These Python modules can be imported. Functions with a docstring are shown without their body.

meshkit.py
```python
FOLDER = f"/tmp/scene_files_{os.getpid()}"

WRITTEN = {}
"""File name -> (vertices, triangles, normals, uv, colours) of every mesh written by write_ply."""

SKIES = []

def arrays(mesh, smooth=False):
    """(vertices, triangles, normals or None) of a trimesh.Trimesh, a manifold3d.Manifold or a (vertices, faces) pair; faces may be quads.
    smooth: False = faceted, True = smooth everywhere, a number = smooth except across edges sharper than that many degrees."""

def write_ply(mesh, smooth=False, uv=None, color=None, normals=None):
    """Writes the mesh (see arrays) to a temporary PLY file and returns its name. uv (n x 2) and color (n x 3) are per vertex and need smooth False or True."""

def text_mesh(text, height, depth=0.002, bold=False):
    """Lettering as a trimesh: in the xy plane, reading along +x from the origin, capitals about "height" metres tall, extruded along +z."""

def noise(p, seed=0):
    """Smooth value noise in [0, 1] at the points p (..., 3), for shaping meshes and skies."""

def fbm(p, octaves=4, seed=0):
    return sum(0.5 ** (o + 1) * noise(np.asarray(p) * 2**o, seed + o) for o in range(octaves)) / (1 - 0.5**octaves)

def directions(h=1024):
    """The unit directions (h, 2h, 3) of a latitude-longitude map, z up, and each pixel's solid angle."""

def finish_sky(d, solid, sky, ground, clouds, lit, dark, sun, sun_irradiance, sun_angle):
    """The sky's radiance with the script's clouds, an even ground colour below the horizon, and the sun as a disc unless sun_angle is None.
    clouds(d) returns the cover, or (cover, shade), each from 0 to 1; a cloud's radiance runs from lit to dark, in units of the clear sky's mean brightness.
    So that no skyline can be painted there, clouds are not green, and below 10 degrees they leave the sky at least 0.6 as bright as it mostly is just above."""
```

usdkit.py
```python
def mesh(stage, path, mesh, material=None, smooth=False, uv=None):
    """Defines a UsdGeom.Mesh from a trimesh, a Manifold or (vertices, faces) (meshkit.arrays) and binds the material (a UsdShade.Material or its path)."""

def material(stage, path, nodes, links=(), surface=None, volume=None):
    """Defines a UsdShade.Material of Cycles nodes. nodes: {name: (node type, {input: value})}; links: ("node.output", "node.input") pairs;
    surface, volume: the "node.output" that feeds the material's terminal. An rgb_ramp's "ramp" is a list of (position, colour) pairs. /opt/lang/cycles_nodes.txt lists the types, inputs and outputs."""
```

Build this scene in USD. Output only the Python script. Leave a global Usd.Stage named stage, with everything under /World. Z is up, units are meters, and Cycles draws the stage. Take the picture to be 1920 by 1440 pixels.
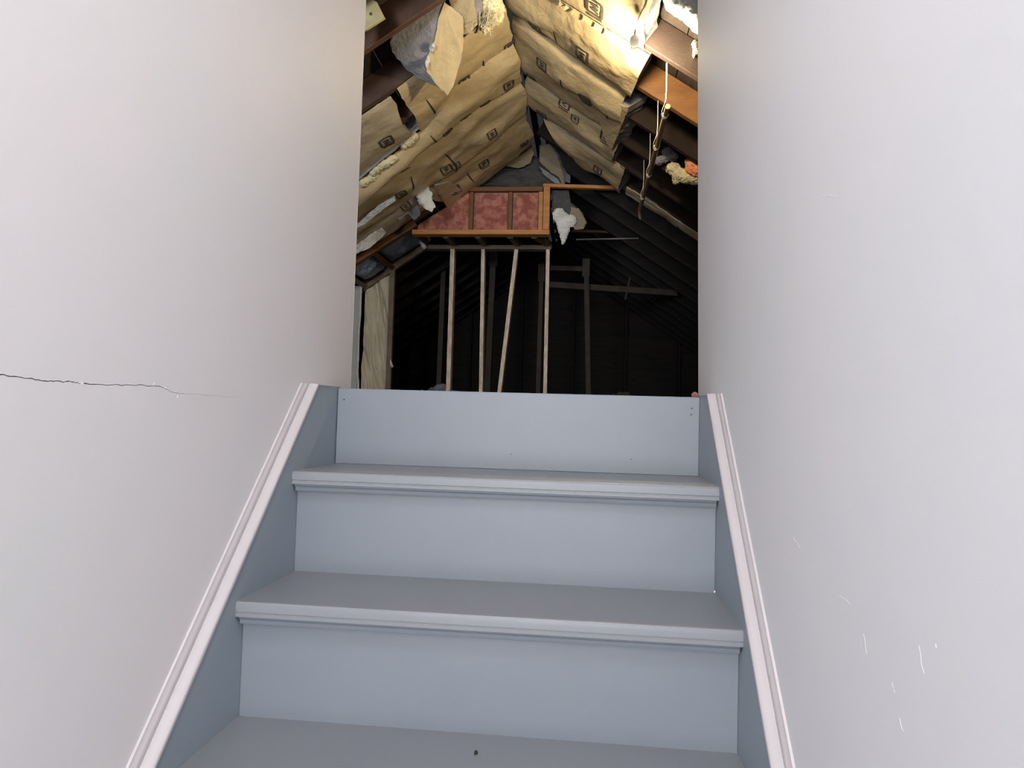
import math, random, numpy as np, trimesh, usdkit, meshkit
import manifold3d as m3
from shapely.geometry import Polygon, LineString
from pxr import Usd, UsdGeom, UsdLux, UsdShade, Gf, Sdf

stage = Usd.Stage.CreateInMemory()
UsdGeom.SetStageUpAxis(stage, UsdGeom.Tokens.z)
UsdGeom.SetStageMetersPerUnit(stage, 1.0)
UsdGeom.Xform.Define(stage, '/World')

# ---------------------------------------------------------------- camera, light, exposure
cam = UsdGeom.Camera.Define(stage, '/World/camera')
cam.AddTransformOp().Set(Gf.Matrix4d(*sum([[0.99453, 0.100459, 0.028612, 0.0], [-0.023614, -0.050596, 0.99844, 0.0], [0.10175, -0.993654, -0.047947, 0.0], [0.150438, -1.513521, -0.05437, 1.0]], [])))
cam.CreateHorizontalApertureAttr(36.0)
cam.CreateVerticalApertureAttr(27.0)
cam.CreateFocalLengthAttr(36.0 * 1310 / 1920)
cam.CreateClippingRangeAttr(Gf.Vec2f(0.02, 100))
cam.CreateExposureAttr(0.0)

def rect_light(name, loc, rx, w, h, color, intensity):
    l = UsdLux.RectLight.Define(stage, '/World/' + name)
    l.AddTranslateOp().Set(Gf.Vec3d(*loc)); l.AddRotateXOp().Set(rx)
    l.CreateWidthAttr(w); l.CreateHeightAttr(h)
    l.CreateColorAttr(Gf.Vec3f(*color)); l.CreateIntensityAttr(intensity)
    return l
# daylight of the room at the foot of the stairs, coming up the stairwell
rect_light('stair_daylight', (0, -4.3, 0.22), 90, 0.80, 2.4, (0.965, 0.98, 1.0), 14.6)
# added fill for the attic, set in a made-up front gable window
rect_light('added_attic_fill', (-1.25, -2.13, 0.72), 90, 0.62, 0.72, (0.92, 0.97, 1.0), 64.0)
# added overhead fill for treads and walls, not a real lamp
lamp_ = UsdLux.DiskLight.Define(stage, '/World/added_stair_fill')
lamp_.AddTranslateOp().Set(Gf.Vec3d(0, -1.55, 1.47)); lamp_.CreateRadiusAttr(0.16); lamp_.CreateColorAttr(Gf.Vec3f(1.0, 0.985, 0.97)); lamp_.CreateIntensityAttr(46.0)
BULB_STRENGTH = 900.0
dome = UsdLux.DomeLight.Define(stage, '/World/dome')
dome.CreateIntensityAttr(0.01); dome.CreateColorAttr(Gf.Vec3f(0.8, 0.9, 1.0))

# ---------------------------------------------------------------- helpers
rng = np.random.default_rng(7)
T = math.radians(33.7); CT, ST = math.cos(T), math.sin(T)
RX, RZ = -0.27, 2.10                                    # the ridge of the insulated roof
def rp(side, s, y, n=0.0):
    """A point of the roof: side -1 left, +1 right; s down the slope, y along the ridge, n into the room."""
    return np.array([RX + side * (s * CT - n * ST), y, RZ - s * ST - n * CT])

used = {}
def numbered(parent, name):
    k = parent + '/' + name
    i = used.get(k, -1) + 1
    used[k] = i
    return k if i == 0 else '%s_%03d' % (k, i)
def setdata(prim, **kw):
    for k, v in kw.items():
        if v: prim.SetCustomDataByKey(k, v)
def obj(name, mesh, mat, parent='/World', smooth=30, **kw):
    path = numbered(parent if isinstance(parent, str) else str(parent.GetPath()), name)
    p = usdkit.mesh(stage, path, mesh, LOOK[mat], smooth=smooth).GetPrim()
    setdata(p, **kw)
    return p
def thing(name, label=None, category=None, group=None, kind=None):
    p = UsdGeom.Xform.Define(stage, numbered('/World', name)).GetPrim()
    setdata(p, label=label, category=category, group=group, kind=kind)
    return p

def cbox(lo, hi, b=0.002):
    lo, hi = np.array(lo, float), np.array(hi, float)
    pts = []
    for sx in (0, 1):
        for sy in (0, 1):
            for sz in (0, 1):
                c = np.where([sx, sy, sz], hi, lo); d = np.where([sx, sy, sz], -b, b)
                for k in range(3):
                    q = c + d; q[k] = c[k]; pts.append(q)
    return trimesh.convex.convex_hull(np.array(pts))
def hull(pts): return trimesh.convex.convex_hull(np.array(pts, float))
def beam(p0, p1, w, h, side=(0, 1, 0), b=0.002):
    """A timber from p0 to p1, w across along `side`, h along the third axis, with eased edges."""
    p0, p1 = np.array(p0, float), np.array(p1, float)
    d = p1 - p0; L_ = np.linalg.norm(d); d /= L_
    a = np.array(side, float); a -= d * (a @ d); a /= np.linalg.norm(a); c = np.cross(d, a)
    m = cbox((-w / 2, 0, -h / 2), (w / 2, L_, h / 2), b)
    R = np.eye(4); R[:3, 0] = a; R[:3, 1] = d; R[:3, 2] = np.cross(a, d); R[:3, 3] = p0
    m.apply_transform(R); return m
def tube(pts, r, n=8, caps=True):
    pts = np.array(pts, float); N = len(pts)
    r = np.broadcast_to(np.array(r, float), (N,))
    d = np.gradient(pts, axis=0); d /= np.linalg.norm(d, axis=1, keepdims=True)
    ref = np.array([0.31, 0.17, 0.93]); v = []
    a = np.cross(d[0], ref); a /= np.linalg.norm(a)
    for i in range(N):
        a = a - d[i] * (a @ d[i]); a /= np.linalg.norm(a); b_ = np.cross(d[i], a)
        for k in range(n):
            th = 2 * math.pi * k / n
            v.append(pts[i] + r[i] * (a * math.cos(th) + b_ * math.sin(th)))
    f = []
    for i in range(N - 1):
        for k in range(n):
            p, q = i * n + k, i * n + (k + 1) % n
            f += [(p, q, q + n), (p, q + n, p + n)]
    if caps:
        v += [pts[0], pts[-1]]; c0, c1 = len(v) - 2, len(v) - 1
        for k in range(n):
            f += [(c0, (k + 1) % n, k), (c1, (N - 1) * n + k, (N - 1) * n + (k + 1) % n)]
    return trimesh.Trimesh(np.array(v), np.array(f), process=False)
def bez(pts, n=24):
    """Catmull-Rom through pts."""
    P = np.array(pts, float); P = np.vstack([2 * P[0] - P[1], P, 2 * P[-1] - P[-2]]); out = []
    m = max(2, n // (len(P) - 3))
    for i in range(1, len(P) - 2):
        for t in np.linspace(0, 1, m, endpoint=False):
            out.append(0.5 * ((2 * P[i]) + (-P[i - 1] + P[i + 1]) * t + (2 * P[i - 1] - 5 * P[i] + 4 * P[i + 1] - P[i + 2]) * t * t + (-P[i - 1] + 3 * P[i] - 3 * P[i + 1] + P[i + 2]) * t ** 3))
    out.append(P[-2]); return np.array(out)
def prism(poly, axis, lo, hi):
    """Extrudes a polygon; axis x: poly is (y, z)."""
    m = trimesh.creation.extrude_polygon(Polygon(poly) if not hasattr(poly, 'exterior') else poly, hi - lo, engine='earcut')
    v = m.vertices.copy()
    if axis == 'x': m.vertices = np.column_stack([v[:, 2] + lo, v[:, 0], v[:, 1]])
    elif axis == 'y': m.vertices = np.column_stack([v[:, 0], v[:, 2] + lo, v[:, 1]])
    m.fix_normals(); return m
def grid_solid(front, back):
    """Closes two (a, b, 3) grids of points into one solid."""
    a, b = front.shape[:2]
    v = np.vstack([front.reshape(-1, 3), back.reshape(-1, 3)]); N = a * b; f = []
    idx = np.arange(N).reshape(a, b)
    q = np.stack([idx[:-1, :-1], idx[1:, :-1], idx[1:, 1:], idx[:-1, 1:]], -1).reshape(-1, 4)
    for o, rev in ((0, False), (N, True)):
        t = np.vstack([q[:, [0, 1, 2]], q[:, [0, 2, 3]]]) + o
        f.append(t[:, ::-1] if rev else t)
    ring = np.concatenate([idx[0, :], idx[1:, -1], idx[-1, -2::-1], idx[-2:0, 0]])
    nx = np.roll(ring, -1)
    f.append(np.column_stack([ring, nx, nx + N])); f.append(np.column_stack([ring, nx + N, ring + N]))
    m = trimesh.Trimesh(v, np.vstack(f), process=False)
    if m.volume < 0: m.invert()
    return m
def fluff(pts, radii, seed=0, rough=0.35, sub=3, fine=18.0):
    """A torn tuft: ellipsoids melted together, then roughened with noise."""
    P, R = np.array(pts, float), np.array(radii, float)
    rm = R.min(1); k = 9.0 / max(rm.mean(), .004)
    def f(x, y, z):
        q = (np.array((x, y, z)) - P) / R
        l = np.sqrt((q * q).sum(1)); d = (l - 1) * rm
        return float(np.log(np.exp(-k * np.clip(d, -.2, .2)).sum()) / k)
    lo, hi = (P - R * 1.25).min(0), (P + R * 1.25).max(0)
    e = max(float(np.median(rm)) / 3.6, float(((hi - lo).prod() / 26000) ** (1 / 3)))
    v, fc, _ = meshkit.arrays(m3.Manifold.level_set(f, [*lo, *hi], e, 0.0))
    m = trimesh.Trimesh(v, fc, process=True)
    if len(m.faces) < 6000: m = m.subdivide()
    n = m.vertex_normals; a = float(np.median(rm))
    u = m.vertices / a
    d = rough * a * (1.5 * (meshkit.fbm(u * 1.3 + seed * 5.3, 4, seed) - .5) + 1.3 * (meshkit.fbm(u * 4.1 + seed, 3, seed + 1) - .5))
    m.vertices = m.vertices + n * d[:, None]
    return m

# ---------------------------------------------------------------- materials
LOOK = {}
def look(name, c1, c2=None, rough=0.6, scale=8, detail=4, stretch=(1, 1, 1), lo=0.35, hi=0.65, bump=0.0, bscale=None, bdist=0.01, spec=0.5, coat=0.0, metallic=0.0, extra=None, emit=None, sheen=0.0):
    n = {'g': ('geometry', {}), 'mp': ('mapping', {'scale': stretch}), 't': ('noise_texture', {'scale': scale, 'detail': detail, 'roughness': 0.6}),
         'r': ('rgb_ramp', {'ramp': [(0, c1), (lo, c1), (hi, c2 or c1), (1, c2 or c1)]}),
         'p': ('principled_bsdf', {'roughness': rough, 'specular_ior_level': spec, 'metallic': metallic, 'coat_weight': coat, 'sheen_weight': sheen})}
    l = [('g.position', 'mp.vector'), ('mp.vector', 't.vector'), ('t.fac', 'r.fac'), ('r.color', 'p.base_color')]
    if emit:
        n['p'][1]['emission_color'] = emit[0]; n['p'][1]['emission_strength'] = emit[1]
    if bump:
        n['t2'] = ('noise_texture', {'scale': bscale or scale * 3, 'detail': 5, 'roughness': 0.65})
        n['b'] = ('bump', {'strength': bump, 'distance': bdist})
        l += [('mp.vector', 't2.vector'), ('t2.fac', 'b.height'), ('b.normal', 'p.normal')]
    LOOK[name] = usdkit.material(stage, '/World/Looks/' + name, n, l, surface='p.BSDF')
look('wall_paint', (.825, .78, .79), (.785, .775, .785), rough=.58, spec=.25, scale=2.6, detail=5, bump=.10, bscale=26, bdist=.004)
look('stair_paint', (.205, .228, .262), (.217, .24, .272), rough=.42, scale=4, bump=.06, bscale=40, bdist=.003)
look('tread_paint_brightened', (.232, .245, .27), (.246, .255, .276), rough=.40, scale=4, bump=.06, bscale=40, bdist=.003)  # same paint as the risers, lightened in place of light from above
look('skirt_paint_brightened', (.285, .335, .385), (.30, .35, .395), rough=.45, scale=4, bump=.06, bscale=40, bdist=.003)  # same stair paint, brightened where too little side light arrives
look('trim_paint', (.57, .525, .535), (.545, .51, .52), rough=.42, scale=9, bump=.12, bscale=60, bdist=.002)
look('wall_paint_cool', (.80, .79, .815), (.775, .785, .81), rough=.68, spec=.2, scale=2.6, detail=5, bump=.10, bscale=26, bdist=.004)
look('plaster', (.42, .37, .37), rough=.9)
look('bare_chip', (.85, .83, .82), rough=.8)
look('pale_scuff', (.90, .88, .88), rough=.6)
look('nail_steel', (.10, .09, .09), rough=.4, metallic=.6)
look('kraft', (.60, .485, .30), (.50, .395, .235), rough=.5, scale=5, bump=.4, bscale=9, bdist=.03, spec=.4)
look('kraft_shaded', (.26, .215, .14), (.20, .16, .105), rough=.6, scale=6, bump=.4, bscale=12, bdist=.02)  # same kraft, darkened for pieces that hang in weaker light
look('fiberglass_dark', (.07, .07, .075), (.11, .11, .115), rough=1.0, scale=12, bump=.6, bscale=30, bdist=.03, spec=.1)
look('kraft_pale', (.58, .51, .38), (.50, .43, .32), rough=.5, scale=6, bump=.5, bscale=22, bdist=.012)
look('stamp_ink', (.045, .04, .035), (.09, .075, .055), rough=.8, scale=60)
look('tear_dark', (.03, .022, .018), rough=.9)
look('fiberglass_grey', (.21, .205, .23), (.31, .31, .35), rough=1.0, scale=14, bump=.6, bscale=55, bdist=.02, spec=.1, sheen=.2)
look('fiberglass_yellow', (.82, .76, .54), (.66, .58, .34), rough=1.0, scale=16, bump=.6, bscale=60, bdist=.02, spec=.1, sheen=.3)
look('fiberglass_white', (.82, .82, .80), (.60, .62, .62), rough=1.0, scale=16, bump=.6, bscale=60, bdist=.02, spec=.1, sheen=.3)
look('fiberglass_pink', (.30, .10, .085), (.52, .22, .175), rough=1.0, scale=17, lo=.42, hi=.6, bump=.6, bscale=30, bdist=.03, spec=.1, sheen=.3)
look('fiberglass_orange', (.80, .25, .12), (.75, .33, .18), rough=1.0, scale=12, bump=.6, bscale=40, bdist=.02, spec=.1, sheen=.3)
look('black_facing', (.20, .28, .42), (.33, .43, .60), rough=.45, scale=7, bump=.8, bscale=14, bdist=.03)
look('foil', (.66, .70, .74), (.45, .5, .54), rough=.28, scale=20, metallic=.8, bump=1.0, bscale=40, bdist=.02)
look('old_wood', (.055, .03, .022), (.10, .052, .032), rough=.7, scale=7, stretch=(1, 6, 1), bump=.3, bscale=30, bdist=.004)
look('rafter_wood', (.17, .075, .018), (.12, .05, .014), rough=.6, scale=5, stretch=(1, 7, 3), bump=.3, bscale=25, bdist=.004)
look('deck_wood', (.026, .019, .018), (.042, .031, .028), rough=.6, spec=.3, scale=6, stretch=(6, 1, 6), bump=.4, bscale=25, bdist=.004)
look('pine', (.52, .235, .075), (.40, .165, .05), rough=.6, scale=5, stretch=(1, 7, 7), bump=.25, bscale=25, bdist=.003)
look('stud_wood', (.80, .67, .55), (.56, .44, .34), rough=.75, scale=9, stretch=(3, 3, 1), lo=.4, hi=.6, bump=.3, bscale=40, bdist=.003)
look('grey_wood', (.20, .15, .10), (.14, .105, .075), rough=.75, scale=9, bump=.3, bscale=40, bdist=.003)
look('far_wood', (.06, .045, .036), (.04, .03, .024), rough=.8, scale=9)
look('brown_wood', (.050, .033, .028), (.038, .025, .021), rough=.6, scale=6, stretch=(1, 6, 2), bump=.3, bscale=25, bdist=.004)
look('shaded_wood', (.020, .013, .010), (.032, .020, .015), rough=.8, spec=.2, scale=6, stretch=(1, 6, 1))
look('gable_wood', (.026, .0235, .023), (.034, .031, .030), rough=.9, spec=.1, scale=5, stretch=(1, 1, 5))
look('floor_wood', (.10, .07, .05), (.07, .05, .035), rough=.8, scale=5)
look('drywall', (.50, .48, .46), (.45, .44, .42), rough=.8, scale=5)
look('pale_board', (.62, .55, .30), (.50, .42, .22), rough=.7, scale=14)
look('pipe_metal', (.20, .20, .21), rough=.55, metallic=.4)
look('rod_metal', (.55, .44, .29), (.46, .36, .23), rough=.34, scale=20, metallic=.5)
look('hook_wire', (.85, .80, .72), rough=.35, metallic=.3)
look('white_cord', (.80, .78, .74), rough=.7)
look('cable_sheath', (.55, .47, .36), rough=.5)
look('porcelain', (.85, .83, .78), rough=.3)
look('brass', (.55, .40, .18), rough=.35, metallic=.9)
LOOK['bulb_glow'] = usdkit.material(stage, '/World/Looks/bulb_glow', {'e': ('emission', {'color': (1.0, 0.81, 0.50), 'strength': BULB_STRENGTH})}, [], surface='e.emission')

# ---------------------------------------------------------------- stairwell
W, WX = 0.3964, 0.4164                                 # skirt face, wall face
RUN, NOSE, TH = 0.1992, 0.2268, 0.0255
ZS = [0.0, -0.1674, -0.3613, -0.5529] + [-0.5529 - 0.1915 * k for k in range(1, 9)]
YB = -4.7
def wall_poly(end): return Polygon([(YB, -2.9)] + end + [(YB, 1.5)])
# the crack in the left wall, cut out as a groove
crack_line = [(-0.416,-0.922,-0.027), (-0.416,-0.886,-0.027), (-0.416,-0.860,-0.028), (-0.416,-0.832,-0.029), (-0.416,-0.809,-0.029), (-0.416,-0.789,-0.028), (-0.416,-0.775,-0.030), (-0.416,-0.732,-0.029), (-0.416,-0.677,-0.027), (-0.416,-0.627,-0.026), (-0.416,-0.613,-0.029), (-0.416,-0.588,-0.034), (-0.416,-0.562,-0.033), (-0.416,-0.489,-0.034), (-0.416,-0.396,-0.034)]
pts = []
for a, b_ in zip(crack_line[:-1], crack_line[1:]):
    for t in np.linspace(0, 1, 6, endpoint=False): pts.append((a[1] + (b_[1] - a[1]) * t, a[2] + (b_[2] - a[2]) * t))
pts = np.array(pts); N = len(pts)
pts[:, 1] += rng.normal(0, 0.0006, N)
wid = 0.0007 * np.interp(np.arange(N), [0, N * .45, N * .72, N], [1.0, 0.8, 0.5, 0.12]) * rng.uniform(.55, 1.25, N)
crack = Polygon(np.vstack([pts + np.column_stack([wid * 0, wid]), (pts - np.column_stack([wid * 0, wid]))[::-1]])).buffer(0)
wl = wall_poly([(0.145, -2.9), (0.145, 0.0), (0.142, 1.5)])
front = prism(wl.difference(crack), 'x', -WX - 0.003, -WX)
back = prism(wl, 'x', -WX - 0.10, -WX - 0.003)
left_wall = thing('wall_left', kind='structure')
obj('painted_face', trimesh.util.concatenate([front]), 'wall_paint', left_wall, smooth=False)
obj('plaster_body', back, 'plaster', left_wall, smooth=False)
obj('end_face', cbox((-WX - 0.10, 0.1455, -0.2), (-WX, 0.149, 1.5), .001), 'wall_paint', left_wall, smooth=False)
for px_ in ((-0.416,-0.640,-0.024), (-0.416,-0.613,-0.027), (-0.416,-0.584,-0.039), (-0.416,-0.773,-0.030), (-0.416,-0.402,-0.023)):
    q = np.array(px_); poly = [(q[1] + .0022 * math.cos(a) * rng.uniform(.5, 1.3), q[2] + .0018 * math.sin(a) * rng.uniform(.5, 1.3)) for a in np.linspace(0, 6.0, 7)]
    obj('paint_chip', prism(poly, 'x', -WX - .0005, -WX + .0006), 'bare_chip', left_wall, smooth=False)
right_wall = thing('wall_right', kind='structure')
obj('painted_face', prism(wall_poly([(0.145, -2.9), (0.145, 0.0), (0.300, 1.5)]), 'x', WX, WX + 0.10), 'wall_paint_cool', right_wall, smooth=False)
for (a, b_) in (((0.416,-0.600,-0.194), (0.416,-0.626,-0.203)), ((0.416,-0.758,-0.224), (0.416,-0.784,-0.227)), ((0.416,-0.821,-0.247), (0.416,-0.826,-0.263)), ((0.416,-0.927,-0.225), (0.416,-0.936,-0.243)), ((0.416,-0.954,-0.213), (0.416,-0.956,-0.217)), ((0.416,-0.880,-0.271), (0.416,-0.886,-0.276)), ((0.416,-0.894,-0.293), (0.416,-0.902,-0.302)), ((0.416,-0.693,0.210), (0.416,-0.741,0.193))):
    d = np.array(b_) - np.array(a); c = [np.array(a) + d * t + np.array([0, rng.normal(0, .0012), rng.normal(0, .0012)]) for t in np.linspace(0, 1, 5)]
    obj('scuff', tube([[WX + .0002, q[1], q[2]] for q in c], .00045, 5), 'pale_scuff', right_wall)
obj('ceiling_stairwell' if False else 'ceiling', cbox((-WX - .1, YB, 1.5), (WX + .1, 0.12, 1.56)), 'wall_paint', kind='structure')

# ---------------------------------------------------------------- the painted staircase
stair = thing('staircase', 'steep narrow wooden stairs painted blue-grey with rounded nosings, rising between two plaster walls', 'stairs')
for k, z in enumerate(ZS[:-1]):
    y = -k * RUN
    zb = ZS[k + 1]
    gap = 0.0016 if k == 0 else 0.0
    r_ = cbox((-W + gap, y, zb - (0.02 if k else 0.0)), (W, y + .018, z - (TH if k else 0)), .0012)
    rz_ = obj('riser', r_, 'stair_paint', stair)
    top_riser = top_riser if k else rz_
    # tread below this riser: eased nosing with a small lip under it
    prof = [(y + .018, zb), (y - NOSE + .006, zb), (y - NOSE + .0025, zb - .0012), (y - NOSE + .0005, zb - .004), (y - NOSE, zb - .008), (y - NOSE, zb - .0165),
            (y - NOSE + .0014, zb - .0175), (y - NOSE + .0014, zb - .0188), (y - NOSE + .0002, zb - .0196), (y - NOSE + .0004, zb - .0245), (y - NOSE + .0016, zb - TH), (y + .018, zb - TH)]
    obj('tread', prism(prof, 'x', -W, W), 'tread_paint_brightened', stair, smooth=25)
    ys = y - RUN
    prof = [(ys, zb - TH), (ys - .0215, zb - TH), (ys - .0215, zb - TH - .002), (ys - .0175, zb - TH - .006), (ys - .0165, zb - TH - .0115), (ys - .0155, zb - TH - .0130), (ys, zb - TH - .0130)]
    obj('scotia_moulding', prism(prof, 'x', -W + .003, W - .003), 'stair_paint', stair, smooth=25)
SK = {-1: ((-.1137, .0014), 1.030), 1: ((-.0947, .0011), 0.984)}
for sd, ((y0, z0), m) in SK.items():
    yl = YB
    poly = [(0.018, .0035), (y0, z0 + .001), (yl, z0 - m * (y0 - yl)), (yl, z0 - m * (y0 - yl) - .62), (-.3, -.62 - .27), (0.018, -.55)]
    lo, hi = (-WX, -W) if sd < 0 else (W, WX)
    obj('skirt_board', prism(poly, 'x', lo, hi), 'skirt_paint_brightened', stair, smooth=False)
for q in ((-0.380,0.000,-0.025), (0.380,0.000,-0.024), (0.379,0.000,-0.037), (-0.002,0.000,-0.134), (0.255,0.000,-0.136)):
    big = q[0] < -.3 or q[0] > .3
    c = trimesh.creation.cylinder(radius=.0021 if big else .0014, height=.0016, sections=12)
    c.apply_transform(trimesh.transformations.rotation_matrix(math.pi / 2, (1, 0, 0))); c.apply_translation((q[0], -.0004, q[2]))
    obj('nail_head', c, 'nail_steel', top_riser)
# moulding that caps each skirt against the wall
for sd, ((y0, z0), m) in SK.items():
    L_ = math.hypot(1, m); t = np.array([-1, -m]) / L_; nrm = np.array([-m, 1]) / L_
    prof = [(-.0005, .0205), (.001, .0225), (.005, .0228), (.0075, .0215), (.010, .0175), (.0125, .0130), (.0145, .0106), (.0152, .0096), (.0150, .0088), (.0165, .0083), (.0205, .0086), (.0245, .0069), (.027, .0045), (.0312, .0034), (.0318, 0), (-.0005, 0)]
    A, B = [], []
    wob = 0
    rows = []
    for i, e in enumerate(np.linspace(0, 1, 60)):
        ring = []
        for (u_, v_) in prof:
            base = np.array([y0, z0]) + nrm * u_
            zt = .0035
            k0 = (base[1] - zt) / m * L_ / L_
            st = base + t * ((base[1] - zt) / (m / L_))
            en = base + t * 3.9
            p = st + (en - st) * e
            w_ = .0005 * (meshkit.noise(np.array([e * 90, u_ * 300, 0.0])) - .5)
            ring.append([sd * (WX - max(0, v_ + (w_ if v_ > 0 else 0))), p[0], p[1]])
        rows.append(ring)
    rows = np.array(rows); n_, k_ = rows.shape[:2]
    v = rows.reshape(-1, 3); f = []
    for i in range(n_ - 1):
        for k in range(k_):
            a, b_ = i * k_ + k, i * k_ + (k + 1) % k_
            f += [(a, b_, b_ + k_), (a, b_ + k_, a + k_)]
    cap = trimesh.creation.triangulate_polygon(Polygon(prof), engine='earcut')[1]
    lookup = trimesh.creation.triangulate_polygon(Polygon(prof), engine='earcut')[0]
    order = [int(np.argmin(np.linalg.norm(np.array(prof) - q, axis=1))) for q in lookup]
    for tri in cap:
        f.append([order[i] for i in tri]); f.append([order[i] + (n_ - 1) * k_ for i in tri[::-1]])
    mm = trimesh.Trimesh(v, np.array(f), process=False)
    if mm.volume < 0: mm.invert()
    obj('trim_1' if sd < 0 else 'trim_2', mm, 'trim_paint', smooth=35, kind='structure')
# bits lying about
def crumb(name, c, r, mat, label, cat, seed=1, **kw):
    obj(name, fluff([c], [r], seed, .3, 2), mat, smooth=True, label=label, category=cat, **kw)
crumb('dirt_crumb', (0.005,-0.464,-0.551), (.0026, .004, .0032), 'tear_dark', 'tiny black crumb of dirt lying on the lowest visible stair tread', 'crumb')
crumb('insulation_scrap', (0.388, 0.012, 0.004), (.0065, .008, .007), 'fiberglass_pink', 'small pink insulation scrap on the top step edge beside the right wall', 'insulation', 5)
crumb('paint_flake', (0.396,-0.200,-0.359), (.0022, .002, .0022), 'bare_chip', 'tiny white paint flake in the right back corner of the middle tread', 'paint flake', 4)

# ---------------------------------------------------------------- attic shell
floor = thing('floor', kind='structure')
for side_ in (-1, 1):
    for i in range(6):
        obj('floor_board', cbox((-3.6 if side_ < 0 else WX + .102, -2.2 + i * .37, -.022), (-WX - .102 if side_ < 0 else 3.1, -2.203 + i * .37 + .37, -.0015), .002), 'floor_wood', floor)
for i in range(21):
    y0 = 0.022 + i * 0.4
    obj('floor_board', cbox((-3.6, y0, -.022), (3.1, y0 + .397, -.0015), .002), 'floor_wood', floor)
for sd in (-1, 1):
    roof = thing('ceiling', kind='structure')          # one roof slope: boards and rafters
    for i in range(20):
        s0 = -0.02 + i * 0.19
        c = [rp(sd, s_, y_, n_) for s_ in (s0 + .002, s0 + .187) for y_ in (-2.2, 8.2) for n_ in (-.141, -.165)]
        obj('roof_board', hull(c), 'deck_wood', roof, smooth=False)
    ys = [-2.0, -1.5, -1.0, -.5, -.1, .35, .8] + ([1.25] if sd < 0 else []) + [1.65] + ([2.07, 2.42, 2.83, 3.30, 3.87, 4.47] if sd < 0 else [2.05, 2.45, 2.85, 3.22, 3.63, 4.05, 4.45]) + [4.95, 5.4, 5.8, 6.2, 6.6, 7.0, 7.4, 7.8]
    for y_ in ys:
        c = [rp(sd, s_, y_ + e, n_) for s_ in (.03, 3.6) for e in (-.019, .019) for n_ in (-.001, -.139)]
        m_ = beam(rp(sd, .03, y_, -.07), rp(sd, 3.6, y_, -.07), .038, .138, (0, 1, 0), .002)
        obj('rafter', m_, ('rafter_wood' if 1.8 < y_ < 2.2 else 'brown_wood' if y_ < 1.8 else 'shaded_wood' if y_ < 4 else 'gable_wood') if sd > 0 else 'old_wood' if y_ < 4 else 'gable_wood', roof)  # right rafters past the bulb, and all far ones, darkened to stand for shade
obj('ridge_board', cbox((RX - .019, -2.2, RZ + .09), (RX + .019, 8.2, RZ + .155)), 'gable_wood', roof)
gable = thing('wall_back', kind='structure')
for i in range(11):
    z0 = i * .215
    hw = max(.25, (2.28 - z0) / math.tan(T) + .1)
    obj('gable_board', cbox((RX - hw, 7.95, z0), (RX + hw, 7.975, z0 + .2145), .002), 'gable_wood', gable)
for x_ in (-2.1, -1.4, -.7, 0.0, .7, 1.4):
    obj('gable_stud', cbox((x_ - .019, 7.86, 0), (x_ + .019, 7.948, 2.15 - .667 * abs(x_ - RX))), 'gable_wood', gable)

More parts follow.
